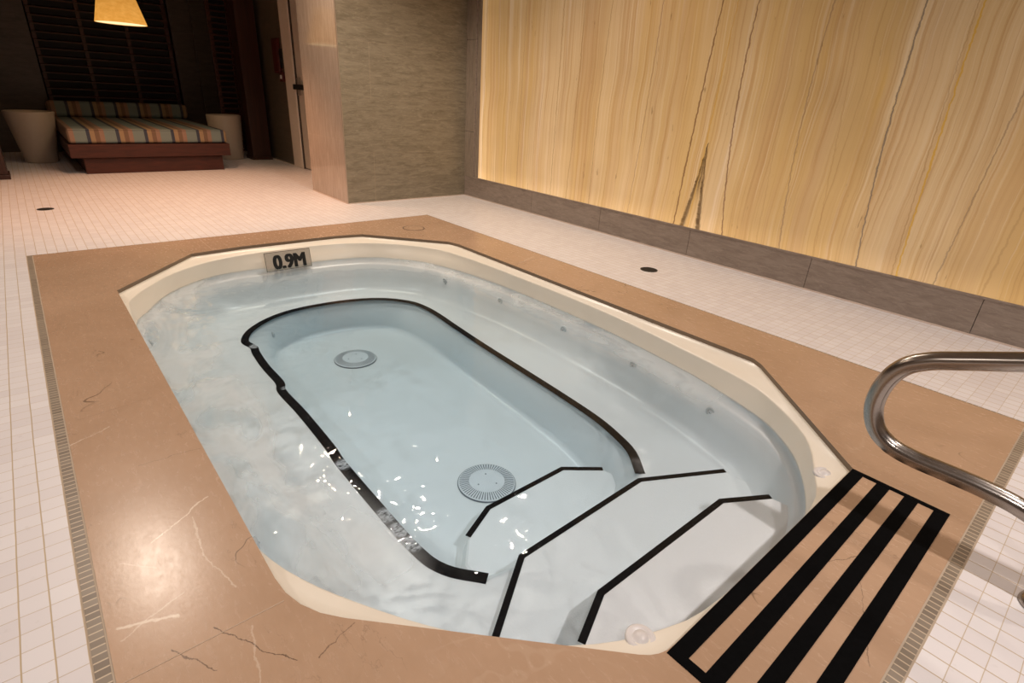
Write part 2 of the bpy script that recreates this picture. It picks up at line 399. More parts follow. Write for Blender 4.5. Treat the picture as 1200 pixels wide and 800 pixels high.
def catmull(P, closed=False, sub=8):
    P = [Vector(p) for p in P]; out = []; n = len(P)
    rng = range(n) if closed else range(n-1)
    for i in rng:
        p0 = P[(i-1) % n] if closed or i > 0 else 2*P[0]-P[1]
        p1 = P[i]; p2 = P[(i+1) % n]
        p3 = P[(i+2) % n] if closed or i < n-2 else 2*P[-1]-P[-2]
        for k in range(sub):
            t = k/sub
            out.append(.5*((2*p1)+(p2-p0)*t+(2*p0-5*p1+4*p2-p3)*t*t+(3*p1-p0-3*p2+p3)*t**3))
    if not closed: out.append(P[-1])
    return out
def tube(bm, path, r, n=20):
    path = [Vector(p) for p in path]; rings = []
    t0 = (path[1]-path[0]).normalized(); nrm = t0.orthogonal().normalized()
    for i, p in enumerate(path):
        t = (path[min(i+1, len(path)-1)]-path[max(i-1, 0)]).normalized()
        nrm = (nrm - t*nrm.dot(t)).normalized(); b = t.cross(nrm)
        rings.append([p + r*(math.cos(2*math.pi*k/n)*nrm + math.sin(2*math.pi*k/n)*b) for k in range(n)])
    loft(bm, rings, cap0=True, cap1=True)
def ribbon(bm, path, w, z, lift=.0, thick=.0015, side=None):
    """flat tape of width w centred on a 2-D path with mitred corners"""
    P = [Vector((p[0], p[1])) for p in path]; L = []; R = []
    for i, p in enumerate(P):
        d0 = (P[i]-P[i-1]).normalized() if i else None
        d1 = (P[i+1]-P[i]).normalized() if i < len(P)-1 else None
        if d0 is None: d0 = d1
        if d1 is None: d1 = d0
        n0 = Vector((-d0.y, d0.x)); n1 = Vector((-d1.y, d1.x)); mm = (n0+n1).normalized()
        k = w/2/max(.4, mm.dot(n0))
        L.append(p+mm*k); R.append(p-mm*k)
    zz = z if callable(z) else (lambda q: z)
    rings = []
    for l, r_ in zip(L, R):
        zl, zr = zz(l)+lift, zz(r_)+lift
        rings.append([(l.x, l.y, zl), (r_.x, r_.y, zr), (r_.x, r_.y, zr-thick-lift), (l.x, l.y, zl-thick-lift)])
    loft(bm, rings, cap0=True, cap1=True)

# ------------------------------------------------------------------ key dimensions (metres)
X1, Y1, YW = 4.229, 2.783, 3.718      # marble rectangle and right wall
XC, YC, XCB = -.7275, 2.3646, -1.56   # stone clad column block
ZC = 2.6                              # ceiling
HOLE = [(.925, .331), (.375, .79), (.35, .95), (.35, 1.83), (.385, 1.95), (.92, 2.425), (3.315, 2.43), (3.893, 1.905), (3.893, .875), (3.865, .835), (3.37, .362), (3.315, .333)]
HOLE = [(.925, .331), (.385, .79), (.35, 1.10), (.36, 1.75), (.40, 1.95), (.90, 2.40), (1.0, 2.425), (3.29, 2.425), (3.345, 2.395), (3.893, 1.905), (3.893, .885), (3.866, .835), (3.37, .364), (3.315, .333)]
def round_poly(P, rad):
    out = []; n = len(P)
    for i in range(n):
        p = Vector(P[i]); a = Vector(P[i-1])-p; b = Vector(P[(i+1) % n])-p
        r_ = rad.get(i, 0)
        if not r_: out.append((p.x, p.y)); continue
        d = min(r_, a.length*.45, b.length*.45); a = p+a.normalized()*d; b = p+b.normalized()*d
        for k in range(5):
            t = k/4; q = a*(1-t)**2 + p*2*t*(1-t) + b*t*t; out.append((q.x, q.y))
    return out
HOLE = [(.925, .331), (.385, .79), (.35, 1.10), (.36, 1.75), (.40, 1.95), (.90, 2.40), (1.0, 2.425), (3.29, 2.425), (3.345, 2.395), (3.893, 1.905), (3.893, .875), (3.338, .337)]
HOLE = round_poly(HOLE, {10: .045, 11: .11})
HOLE = [HOLE[0]] + HOLE[1:]
ZW = -.14                             # water surface

# ------------------------------------------------------------------ floor, marble surround, strips
def frame_mesh(outer, hole, z, t):
    """flat slab with a star shaped hole; outer = (x0,x1,y0,y1)"""
    x0, x1, y0, y1 = outer; cx, cy = 2.1, 1.38; bm = bmesh.new()
    angs = [math.atan2(y-cy, x-cx) for x, y in hole] + [math.atan2(y-cy, x-cx) for x in (x0, x1) for y in (y0, y1)]
    angs = sorted(set(round(a, 6) for a in angs))
    def hit(a, poly):
        d = Vector((math.cos(a), math.sin(a))); best = None
        for i in range(len(poly)):
            p = Vector(poly[i])-Vector((cx, cy)); q = Vector(poly[(i+1) % len(poly)])-Vector((cx, cy)); e = q-p
            den = d.x*e.y-d.y*e.x
            if abs(den) < 1e-9: continue
            tt = (p.x*e.y-p.y*e.x)/den; s = (p.x*d.y-p.y*d.x)/den
            if tt > 0 and -1e-6 <= s <= 1+1e-6: best = tt if best is None else min(best, tt)
        return (cx+d.x*best, cy+d.y*best)
    rect = [(x0, y0), (x1, y0), (x1, y1), (x0, y1)]
    o = [hit(a, rect) for a in angs]; h = [hit(a, hole) for a in angs]
    loft(bm, [[(x, y, z-t) for x, y in o], [(x, y, z) for x, y in o], [(x, y, z) for x, y in h], [(x, y, z-t) for x, y in h], [(x, y, z-t) for x, y in o]])
    return bm
def hit_poly(a, poly, cx=2.1, cy=1.38):
    d = Vector((math.cos(a), math.sin(a))); best = None
    for i in range(len(poly)):
        p = Vector(poly[i][:2])-Vector((cx, cy)); q = Vector(poly[(i+1) % len(poly)][:2])-Vector((cx, cy)); e = q-p
        den = d.x*e.y-d.y*e.x
        if abs(den) < 1e-9: continue
        tt = (p.x*e.y-p.y*e.x)/den; s = (p.x*d.y-p.y*d.x)/den
        if tt > 0 and -1e-5 <= s <= 1+1e-5: best = tt if best is None else max(best, tt)
    return Vector((cx+d.x*best, cy+d.y*best))

rect = [(0, 0), (X1, 0), (X1, Y1), (0, Y1)]
struct(obj('floor', frame_mesh((-6.2, 6.0, -2.6, YW+.05), rect, 0, .08), M['tile']))
SW = .027                                      # strip width
struct(obj('marble_surround', frame_mesh((.006, X1-SW-.004, SW+.004, Y1-.008), HOLE, 0, .019), M['marble']))
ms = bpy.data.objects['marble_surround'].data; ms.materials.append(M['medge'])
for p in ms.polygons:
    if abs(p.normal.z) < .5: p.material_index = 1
o = struct(boxes('trim_1', [(.006, X1-.004, .003, SW, -.02, .0)], M['sx']))
o = struct(boxes('trim_2', [(X1-SW, X1-.003, SW+.004, Y1-.008, -.02, .0)], M['sy']))
o = struct(boxes('trim_3', [(.006, X1-.004, Y1-.007, Y1-.001, -.02, .0)], M['sx']))
o = struct(boxes('trim_4', [(.0, .005, SW, Y1-.008, -.02, .0)], M['sy']))
# grout bed seen between strips and slabs (a hair below the surface)
struct(obj('grout_bed', frame_mesh((0, X1, 0, Y1), [(2.1+(x-2.1)*1.012, 1.38+(y-1.38)*1.02) for x, y in HOLE], -.0015, .02), M['grout']))
# joints between the marble slabs
jl = [((.03, .918), (.352, .922)), ((1.605, 2.428), (1.56, Y1-.01)), ((3.30, .030), (3.30, .331)), ((3.893, 2.2), (3.893, 2.2))]
bm = bmesh.new()
for a, b in jl[:3]:
    ribbon(bm, [a, b], .0025, .0006, 0, .004)
struct(obj('slab_joints', bm, M['sjoint']))

# ------------------------------------------------------------------ walls
# right wall: structure behind, stone border pieces, onyx
struct(boxes('wall_right', [(XC, 6.0, YW+.03, YW+.15, -.08, ZC)], M['paint']))
KT = .20
ks = [XC] + [1.232+.868*k for k in range(-2, 6)]
ks = [XC, .364] + [1.225+.868*k for k in range(0, 6)]
for i in range(len(ks)-1):
    struct(boxes('baseboard_right', [(ks[i]+.0015, min(ks[i+1], 6.0)-.0015, YW, YW+.03, 0, KT)], M['kerb']))
struct(boxes('trim_5', [(XC, 6.0, YW+.008, YW+.029, 0, KT-.002)], M['djoint']))
zs = [KT, .66, 1.50, 2.35, ZC]
for i in range(4):
    struct(boxes('trim_6', [(XC+.0, XC+.155, YW, YW+.03, zs[i]+.0015, zs[i+1]-.0015)], M['kerbv']))
struct(boxes('trim_7', [(XC+.155, 6.0, YW-.004, YW+.025, KT, KT+.012), (XC+.155, XC+.170, YW-.004, YW+.025, KT+.012, ZC)], M['kerb']))
struct(boxes('trim_8', [(XC+.170, XC+.235, YW+.008, YW+.025, KT+.012, ZC)], M['kerbv']))
tag(boxes('onyx_panel', [(XC+.235, 6.0, YW+.006, YW+.028, KT+.012, ZC-.05)], M['onyx']), 'glowing backlit honey onyx wall panel with brown upright veins, along the right wall', 'wall panel')
struct(boxes('trim_9', [(XC, 6.0, YW-.006, YW, 0, .008), (XC, XC+.006, YC, YW, 0, .008), (XCB, XC, YC-.006, YC, 0, .008), (-4.5, -3.47, 2.894, 2.9, 0, .008)], M['caulk']))

# column block: backing plus individually laid facing slabs
struct(boxes('wall_back', [(XCB+.0, XC-.012, YC+.012, YW+.15, -.05, ZC)], M['djoint']))
yj = 2.655
rows = [(0, .46), (.46, .92), (.92, 1.38), (1.38, 1.84), (1.84, 2.3), (2.3, ZC)]
for i, (z0, z1) in enumerate(rows):
    if i % 2 == 0: segs = [(YC, yj), (yj, YW)]
    else: segs = [(YC, 3.2), (3.2, YW)] if False else [(YC, YW)]
    for a, b in segs:
        struct(boxes('trim_10', [(XC-.012, XC, a+.0013+(.006 if a == YC else 0), b-.0013, z0+.0006, z1-.0006)], M['col_front']))
for z0, z1 in ((0, .565), (.565, ZC)):
    struct(boxes('trim_11', [(XCB, XC-.006, YC, YC+.012, z0+.001, z1-.001)], M['col_side']))
struct(boxes('trim_12', [(XC-.006, XC+.001, YC-.001, YC+.006, 0, ZC)], M['alu']))
struct(boxes('grout_line', [(XC-.0125, XC-.0004, YC+.006, YW, 0, ZC)], M['joint']))
struct(boxes('grout_line', [(XCB, XC-.007, YC+.0005, YC+.0118, 0, ZC)], M['joint']))

# corridor wall beyond the column with a door
yw = 2.9
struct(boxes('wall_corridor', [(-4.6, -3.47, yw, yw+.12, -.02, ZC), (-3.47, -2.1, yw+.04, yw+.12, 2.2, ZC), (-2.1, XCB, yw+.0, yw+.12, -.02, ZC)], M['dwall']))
dr = struct(thing('door_1', '', 'door', (-2.7, yw+.03, 0)))
del dr['label']; del dr['category']
def under(o, p):
    o.parent = p; o.matrix_parent_inverse = Matrix.Translation(-Vector(p.location)); return o
under(boxes('door_frame', [(-3.47, -3.17, yw-.02, yw+.05, 0, 2.2), (-2.2, -2.1, yw-.02, yw+.05, 0, 2.2), (-3.17, -2.2, yw-.02, yw+.05, 2.08, 2.2)], M['frame'], bevel=.006), dr)
under(boxes('door_stop', [(-3.17, -3.15, yw-.005, yw+.05, 0, 2.08)], M['djoint']), dr)
dl = under(boxes('door_leaf', [(-3.15, -2.21, yw+.01, yw+.05, .012, 2.07)], M['door'], bevel=.003), dr)
bm = bmesh.new()
box(bm, -3.16, -2.82, yw-.05, yw-.022, .945, 1.005)
h1 = under(obj('handle', bm, M['dark'], bevel=.006), dl); h1.matrix_parent_inverse = Matrix()
bm = bmesh.new(); box(bm, -3.095, -3.045, yw-.02, yw+.012, .88, 1.08); lathe(bm, [(.016, 0), (.016, .035)], (-3.07, yw+.01, .975), 16, (0, -1, 0))
h2 = under(obj('handle_plate', bm, M['alu'], bevel=.004), dl); h2.matrix_parent_inverse = Matrix()

# fire call box, sign and small call point on the corridor wall
t = thing('fire_cabinet', 'narrow dark red wall box on the dim corridor wall left of the door', 'wall box', (-3.69, yw, 1.32))
obj('case', (lambda b: (box(b, -.10, .10, -.035, 0, -.20, .20), b)[1])(bmesh.new()), M['red'], t, bevel=.008)
obj('cover', (lambda b: (box(b, -.08, .08, -.043, -.035, -.18, .18), b)[1])(bmesh.new()), M['red'], t, bevel=.004)
t = thing('wall_intercom', 'small black box on the wall right beside the door frame', 'wall box', (-3.525, yw, 1.29))
obj('case', (lambda b: (box(b, -.05, .05, -.03, 0, -.11, .11), b)[1])(bmesh.new()), M['dark'], t, bevel=.008)
obj('screen', (lambda b: (box(b, -.035, .035, -.034, -.03, .0, .085), b)[1])(bmesh.new()), M['night'], t, bevel=.002)
t = thing('fire_call_point', 'small square red alarm call point below the two wall boxes', 'alarm', (-3.57, yw+.001, 1.08))
obj('case', (lambda b: (box(b, -.055, .055, -.035, 0, -.055, .055), b)[1])(bmesh.new()), M['red'], t, bevel=.008)
obj('push_plate', (lambda b: (box(b, -.03, .03, -.039, -.035, -.022, .022), b)[1])(bmesh.new()), M['white'], t, bevel=.002)

# alcove
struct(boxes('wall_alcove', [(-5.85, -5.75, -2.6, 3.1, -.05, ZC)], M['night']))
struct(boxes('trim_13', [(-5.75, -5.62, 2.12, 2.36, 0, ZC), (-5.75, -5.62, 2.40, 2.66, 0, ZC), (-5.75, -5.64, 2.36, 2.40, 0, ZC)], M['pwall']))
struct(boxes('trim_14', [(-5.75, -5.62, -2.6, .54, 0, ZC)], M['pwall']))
struct(boxes('wall_left', [(-6.2, 6.0, -2.7, -2.6, -.05, ZC)], M['paint']))
struct(boxes('wall_front', [(6.0, 6.1, -2.7, YW+.15, -.05, ZC)], M['paint']))
struct(boxes('ceiling', [(-6.2, 6.1, -2.7, YW+.2, ZC, ZC+.1)], M['ceil']))

def slat_screen(label, x, y0, y1, z0, z1, pitch, ups, group=None):
    t = thing('slatted_screen', label, 'screen', (x, (y0+y1)/2, 0))
    w = (y1-y0)/2
    for yy in ups:
        obj('upright', (lambda b: (box(b, -.03, .0, yy-.022, yy+.022, z0, z1), b)[1])(bmesh.new()), M['slat'], t, bevel=.003)
    n = int((z1-z0)/pitch)
    for k in range(n+1):
        zz = z0+.02+k*pitch
        bm = bmesh.new(); v = box(bm, -.018, .018, -w, w, zz-.008, zz+.008)
        for q in v: q.co.z += -q.co.x*.35
        obj('slat', bm, M['slat'], t)
    return t
slat_screen('wide dark brown slatted timber screen on the wall behind the striped daybed', -5.70, .56, 2.10, .30, ZC-.02, .093, [-.75, -.245, .265, .75])
slat_screen('narrow dark louvred screen between the grey wall panel and the brown post', -4.72, 2.40, 2.66, .06, ZC-.02, .07, [-.12, .12])
for (x0, x1, y0, y1, lb) in ((-4.48, -4.2, 2.585, 2.83, 'tall reddish brown timber post left of the dim corridor wall'), (-3.45, -3.17, -.40, -.03, 'reddish brown timber post at the left edge of the photo')):
    t = thing('timber_post', lb, 'post', ((x0+x1)/2, (y0+y1)/2, 0))
    a, b = (x1-x0)/2, (y1-y0)/2
    obj('shaft', (lambda q: (box(q, -a, a, -b, b, .045, ZC), q)[1])(bmesh.new()), M['woodv'], t, bevel=.004)
    obj('foot', (lambda q: (box(q, -a-.012, a+.012, -b-.012, b+.012, 0, .045), q)[1])(bmesh.new()), M['woodv'], t, bevel=.004)

# ------------------------------------------------------------------ daybed
t = thing('daybed', 'low mahogany daybed with blue and tan striped mattress in the dark alcove', 'daybed', (-4.38, 1.29, 0))
obj('plinth', (lambda q: (box(q, -.98, 1.03, -.685, .685, 0, .165), q)[1])(bmesh.new()), M['wood'], t, bevel=.006)
obj('platform', (lambda q: (box(q, -1.04, 1.07, -.79, .775, .168, .305), q)[1])(bmesh.new()), M['wood'], t, bevel=.006)
o = obj('mattress', (lambda q: (box(q, -1.02, 1.04, -.775, .765, .31, .455), q)[1])(bmesh.new()), M['stripes'], t, bevel=.03, seg=4)
p_ = obj('piping', (lambda q: (tube(q, catmull([(1.035, -.76, .448), (1.035, 0, .450), (1.035, .75, .448)]), .005, 8), q)[1])(bmesh.new()), M['stripes'], o)
obj('backrest_cushion', (lambda q: (box(q, -1.10, -.93, -.80, .80, .458, .645), q)[1])(bmesh.new()), M['stripes'], t, bevel=.05, seg=4)

# planters
def planter(x, y, rt, rb, h, lb):
    t = thing('planter', lb, 'planter', (x, y, 0), 'round cream planters beside the daybed')
    bm = bmesh.new(); lathe(bm, [(rb-.01, 0), (rb, .012), (rb+(rt-rb)*.5, h*.5), (rt, h-.006), (rt-.006, h), (rt-.022, h), (rt-.03, h-.06), (rt-.035, h-.08)], n=56)
    obj('pot', bm, M['planter'], t, smooth=True)
    bm = bmesh.new(); lathe(bm, [(rt-.034, h-.075), (rt*.5, h-.068), (.001, h-.062)], n=40)
    obj('soil', bm, M['soil'], t, smooth=True)
planter(-4.52, .285, .235, .155, .56, 'tapered round cream planter left of the striped daybed')
planter(-4.45, 2.335, .215, .185, .57, 'cream cylindrical planter right of the striped daybed')

# pendant lamp
t = thing('pendant_lamp', 'amber fabric cone pendant lamp glowing over the daybed', 'pendant lamp', (-3.54, 1.24, 1.49))
bm = bmesh.new(); lathe(bm, [(.235, 0), (.125, .42), (.122, .42), (.232, 0), (.235, 0)], n=64, cap=False)
obj('lamp_shade', bm, M['shade'], t, smooth=True)
bm = bmesh.new(); lathe(bm, [(.229, .003), (.118, .415)], n=64, cap=False); obj('lining', bm, M['lining'], t, smooth=True)
bm = bmesh.new(); lathe(bm, [(.02, .16), (.04, .19), (.045, .23), (.035, .27), (.018, .30)], n=24); obj('bulb', bm, M['bulb'], t, smooth=True)
bm = bmesh.new(); lathe(bm, [(.018, .30), (.022, .34), (.02, .42)], n=20); obj('lamp_holder', bm, M['dark'], t, smooth=True)
bm = bmesh.new(); tube(bm, [(0, 0, .42), (0, 0, ZC-1.49)], .004, 8); obj('cord', bm, M['dark'], t)
bm = bmesh.new(); lathe(bm, [(.05, ZC-1.52), (.055, ZC-1.49)], n=24); obj('ceiling_rose', bm, M['dark'], t)

# ------------------------------------------------------------------ floor drains and skimmer lid
for (x, y, r, lb) in ((2.165, 3.168, .058, 'small round black drain hole in the white tiles below the onyx wall'),
                      (-1.46, .16, .055, 'small round black drain hole in the far left tiles beyond the tub')):
    t = thing('floor_drain', lb, 'drain', (x, y, 0))
    bm = bmesh.new(); lathe(bm, [(r, 0), (r, .002), (r*.86, .0025), (r*.85, .001)], n=40); obj('rim', bm, M['dark'], t)
    bm = bmesh.new(); lathe(bm, [(r*.85, .0005), (r*.84, .002)], n=40)
    g = obj('grate', bm, M['night'], t)
t = thing('skimmer_lid', 'round marble access lid in the far corner of the marble surround', 'lid', (.40, 2.40, 0))
bm = bmesh.new(); lathe(bm, [(.088, 0), (.088, .0008), (.083, .0008), (.083, 0)], n=48); obj('groove_ring', bm, M['djoint'], t)
bm = bmesh.new(); lathe(bm, [(.0815, 0), (.0815, .0012), (.0001, .0012)], n=48); obj('cover', bm, M['marble'], t)

# ------------------------------------------------------------------ hot tub
tub = thing('hot_tub', 'sunken cream acrylic hot tub filled with water, black edge lines and three steps', 'hot tub', (2.1, 1.38, -.6))
TP = Matrix.Translation((-2.1, -1.38, .6))
def tp(o): o.parent = tub; o.matrix_parent_inverse = TP; return o
NA = 192
A = [2*math.pi*i/NA for i in range(NA)]
# crisp octagon corners: add exact hole corner angles by snapping nearest sample
HA = {}
for x, y in HOLE:
    a = math.atan2(y-1.38, x-2.1) % (2*math.pi); i = round(a/(2*math.pi)*NA) % NA; HA[i] = (x, y)
def se(cx, cy, a, b, n):
    P = []
    for k in range(240):
        th = 2*math.pi*k/240; c, s = math.cos(th), math.sin(th)
        P.append((cx+a*math.copysign(abs(c)**(2/n), c), cy+b*math.copysign(abs(s)**(2/n), s)))
    return P
def ring(poly): return [hit_poly(a, poly) for a in A]
hole_r = [Vector(HA[i]) if i in HA else hit_poly(A[i], HOLE) for i in range(NA)]
def off(r, d):
    out = []
    for i, p in enumerate(r):
        t = (r[(i+1) % NA]-r[i-1]).normalized(); out.append(p + Vector((t.y, -t.x))*d)
    return out
def blend(a, b, t): return [p.lerp(q, t) for p, q in zip(a, b)]
def crv(P): return ring([(p.x, p.y) for p in catmull([(*q, 0) for q in P], True, 6)])
crest = crv([(1.10, .350), (.93, .40), (.79, .49), (.62, .63), (.47, .85), (.405, 1.11), (.40, 1.52), (.455, 1.82), (.60, 2.06), (.86, 2.27), (1.16, 2.345), (1.69, 2.378), (2.45, 2.38), (3.02, 2.32), (3.33, 2.27), (3.49, 2.205), (3.70, 2.04), (3.815, 1.84), (3.872, 1.69), (3.886, 1.4), (3.875, 1.10), (3.843, .97), (3.79, .848), (3.71, .734), (3.60, .628), (3.50, .550), (3.39, .480), (3.26, .408), (3.13, .358), (3.0, .338), (2.6, .336), (1.8, .336)])
# keep the crest inside the hole
wl = crv([(1.12, .36), (.92, .44), (.72, .55), (.55, .69), (.46, .88), (.435, 1.05), (.445, 1.25), (.458, 1.52), (.49, 1.76), (.56, 1.95), (.70, 2.10), (.87, 2.22), (1.10, 2.295), (1.30, 2.335), (1.76, 2.38), (2.39, 2.392), (2.75, 2.37), (3.01, 2.325), (3.27, 2.265), (3.48, 2.20), (3.59, 2.13), (3.69, 2.035), (3.78, 1.90), (3.848, 1.75), (3.875, 1.6), (3.875, 1.2), (3.845, 1.06), (3.80, .975), (3.72, .845), (3.61, .685), (3.50, .580), (3.37, .500), (3.23, .425), (3.14, .388), (3.06, .362), (2.96, .347), (2.6, .343), (1.8, .343)])
LOOP = [(3.27, .93), (3.16, .845), (3.03, .815), (2.74, .812), (2.45, .815), (2.32, .825), (2.0, .832), (1.76, .828), (1.66, .85), (1.45, .85), (1.26, .862), (1.17, .875), (1.06, .86), (.92, .935), (.80, 1.08), (.735, 1.25), (.725, 1.45), (.76, 1.68), (.85, 1.87), (1.0, 1.995), (1.15, 2.03), (1.31, 2.03), (1.55, 2.01), (1.9, 1.985), (2.32, 1.965), (2.6, 1.95), (2.84, 1.93), (3.0, 1.895), (3.12, 1.85), (3.235, 1.76)]
loopc = [(p.x, p.y) for p in catmull([(*q, 0) for q in LOOP], False, 6)]
closed = loopc + [(3.30, 1.55), (3.30, 1.15)]
lp = ring(closed)
wb = ring([(p.x, p.y) for p in catmull([(*q, 0) for q in [(3.12, 1.02), (2.8, .93), (2.36, .92), (1.8, .93), (1.13, 1.0), (.86, 1.12), (.78, 1.40), (.84, 1.72), (1.05, 1.90), (1.5, 1.93), (2.11, 1.89), (2.74, 1.84), (3.10, 1.70), (3.16, 1.38)]], True, 6)])
ZB, ZF = -.37, -.56
rings = []
def add(r, z): rings.append([(p.x, p.y, (z(p) if callable(z) else z)) for p in r])
add(off(hole_r, .06), -.0205)
add(off(hole_r, .004), -.0202)
add(off(hole_r, -.001), -.0207)
add(off(hole_r, -.003), -.0235)
inner = []
for h, c in zip(off(hole_r, -.004), crest):   # crest never outside the lip
    hc = (h-Vector((2.1, 1.38))).length; cc = (c-Vector((2.1, 1.38))).length
    inner.append(c if cc < hc else h)
add(blend(off(hole_r, -.002), inner, .55), -.032)
add(blend(off(hole_r, -.002), inner, .94), -.0405)
add(inner, -.0415)
add(off(inner, -.002), -.0445)
add(off(inner, -.0025), -.052)
wl2 = [w if (w-Vector((2.1, 1.38))).length < (i-Vector((2.1, 1.38))).length-.002 else Vector((2.1, 1.38))+(i-Vector((2.1, 1.38)))*(1-.003/(i-Vector((2.1, 1.38))).length) for w, i in zip(wl, inner)]
add(blend(off(inner, -.003), wl2, .5), -.09)
add(wl2, ZW)
add(off(wl2, -.006), -.175)
add(off(wl2, -.020), -.181)
add(off(wl2, -.028), -.19)
add(off(wl2, -.055), -.27)
add(off(wl2, -.085), -.335)
add(off(wl2, -.13), ZB+.006)
bo = off(wl2, -.17); bi = off(lp, .02)
add(bo, ZB); add(blend(bo, bi, .5), ZB); add(bi, ZB); add(lp, ZB-.006)
add(off(lp, -.018), ZB-.03)
mid = blend(off(lp, -.02), wb, .6); add(mid, -.49)
add(blend(mid, wb, .75), ZF+.02)
add(wb, ZF+.002)
add(off(wb, -.05), ZF)
bm = bmesh.new(); R = loft(bm, rings); bm.faces.new(R[-1])
sh = tp(obj('shell', bm, M['acrylic'], smooth=True))

# water sheet
bm = bmesh.new()
c0 = Vector((2.1, 1.38)); rr = []
edge = off(wl2, .0025)
for k in range(70, 0, -1):
    f = k/70; row = []
    for p in edge:
        q = c0 + (p-c0)*f
        amp = .0022*min(1, (1-f)*14)
        side = 1.0 + 1.6*max(0, min(1, (1.0-q.y)/.5))
        if q.x > 3.2: side *= .35
        if q.y > 1.7: side *= .5
        h = noise.noise(Vector((q.x*4.2, q.y*4.2, 1.3)))*.7 + noise.noise(Vector((q.x*10, q.y*10, 4.1)))*.45
        z = ZW + amp*side*h
        for (bx, by, ba, br) in ((2.90, 1.0, .006, .055), (2.36, .74, .007, .06), (.60, 1.36, .006, .05), (.95, .55, .004, .05)):
            d = math.hypot(q.x-bx, q.y-by)
            z += ba*math.exp(-(d/br)**2)*math.cos(d/br*2.6)*(1-f > .02)
        row.append((q.x, q.y, z))
    rr.append(row)
R = loft(bm, rr); bm.faces.new(R[-1])
bo_ = [bm.verts.new((p.x, p.y, -.66)) for p in edge]
for i in range(NA): bm.faces.new((R[0][i], R[0][(i+1) % NA], bo_[(i+1) % NA], bo_[i]))
bm.faces.new(bo_)
wo = obj('water', bm, M['water'], smooth=True)
tag(wo, 'clear gently rippling water filling the sunken tub', 'water')

# steps (top level of each tread, then a rounded riser)
wy = lambda x, s: 1.38 + s*(.90)
def step(poly, z, zb, name='step'):
    bm = bmesh.new()
    P = [Vector(p) for p in poly]; n = len(P)
    def inset(d):
        out = []
        for i in range(n):
            d0 = (P[i]-P[i-1]).normalized(); d1 = (P[(i+1) % n]-P[i]).normalized()
            n0 = Vector((-d0.y, d0.x)); n1 = Vector((-d1.y, d1.x)); mm = (n0+n1).normalized()
            out.append(P[i]+mm*d/max(.5, mm.dot(n0)))
        return out
    loft(bm, [[(p.x, p.y, zb) for p in inset(-.03)], [(p.x, p.y, z-.03) for p in inset(-.006)], [(p.x, p.y, z-.006) for p in inset(0)], [(p.x, p.y, z) for p in inset(.008)]], cap0=True, cap1=True)
    return tp(obj(name, bm, M['step']))
L1 = [(3.00, 1.055), (2.925, 1.21), (2.925, 1.63), (3.035, 1.775)]
L2 = [(3.465, .80), (3.285, 1.06), (3.277, 1.695), (3.455, 2.035)]
L3 = [(3.675, .905), (3.605, 1.06), (3.61, 1.685), (3.705, 1.85)]
Z1, Z2, Z3 = -.478, -.345, -.215
# polygons run counter-clockwise
step([(3.40, .95), (3.42, 1.9), (3.12, 1.80)] + L1[::-1] + [(3.10, .97)], Z1, -.60)
step([(3.80, .80), (3.86, 1.0), (3.86, 1.8), (3.70, 2.06)] + L2[::-1], Z2, -.50)
step([(3.80, .90), (3.862, 1.05), (3.862, 1.74), (3.80, 1.87)] + L3[::-1], Z3, -.40)
# black tapes
bm = bmesh.new(); ribbon(bm, loopc, .042, ZB+.002, .0, .002); tp(obj('bench_edge_tape', bm, M['tape']))
for L, z, w in ((L1, Z1, .022), (L2, Z2, .021), (L3, Z3, .021)):
    bm = bmesh.new()
    q = [Vector(p) for p in L]
    ribbon(bm, L, w, z+.002, .0, .002); tp(obj('step_edge_tape', bm, M['tape']))
# small non-slip patch on the lowest step
# drain covers on the well floor
for (x, y) in ((1.275, 1.435), (2.725, 1.362)):
    r = .128
    bm = bmesh.new(); lathe(bm, [(r, 0), (r, .006), (r-.004, .008), (r*.90, .010), (r*.62, .015), (.001, .015)], (x, y, ZF), n=72)
    d = tp(obj('drain_cover', bm, M['grey'], smooth=False))
    bm = bmesh.new()
    for k in range(60):
        a = 2*math.pi*k/60; ca, sa = math.cos(a), math.sin(a)
        r0, r1, w = r*.62, r*.95, .0021
        z0, z1 = ZF+.0160, ZF+.0100
        pts = [(r0, -w*.7, z0), (r1, -w, z1), (r1, w, z1), (r0, w*.7, z0)]
        bm.faces.new([bm.verts.new((x+p[0]*ca-p[1]*sa, y+p[0]*sa+p[1]*ca, p[2])) for p in pts])
    s_ = obj('slots', bm, M['dgrey'], d)
    bm = bmesh.new(); lathe(bm, [(r*1.0, .001), (r*1.015, .001), (r*1.015, .005), (r*.998, .007)], (x, y, ZF), n=72, cap=False)
    s_ = obj('rim', bm, M['dgrey'], d)
    for k in range(3):
        a = 2*math.pi*k/3+.5; bm = bmesh.new()
        lathe(bm, [(.0035, .015), (.0035, .0162)], (x+r*.36*math.cos(a), y+r*.36*math.sin(a), ZF), n=10)
        obj('screw', bm, M['dgrey'], d)

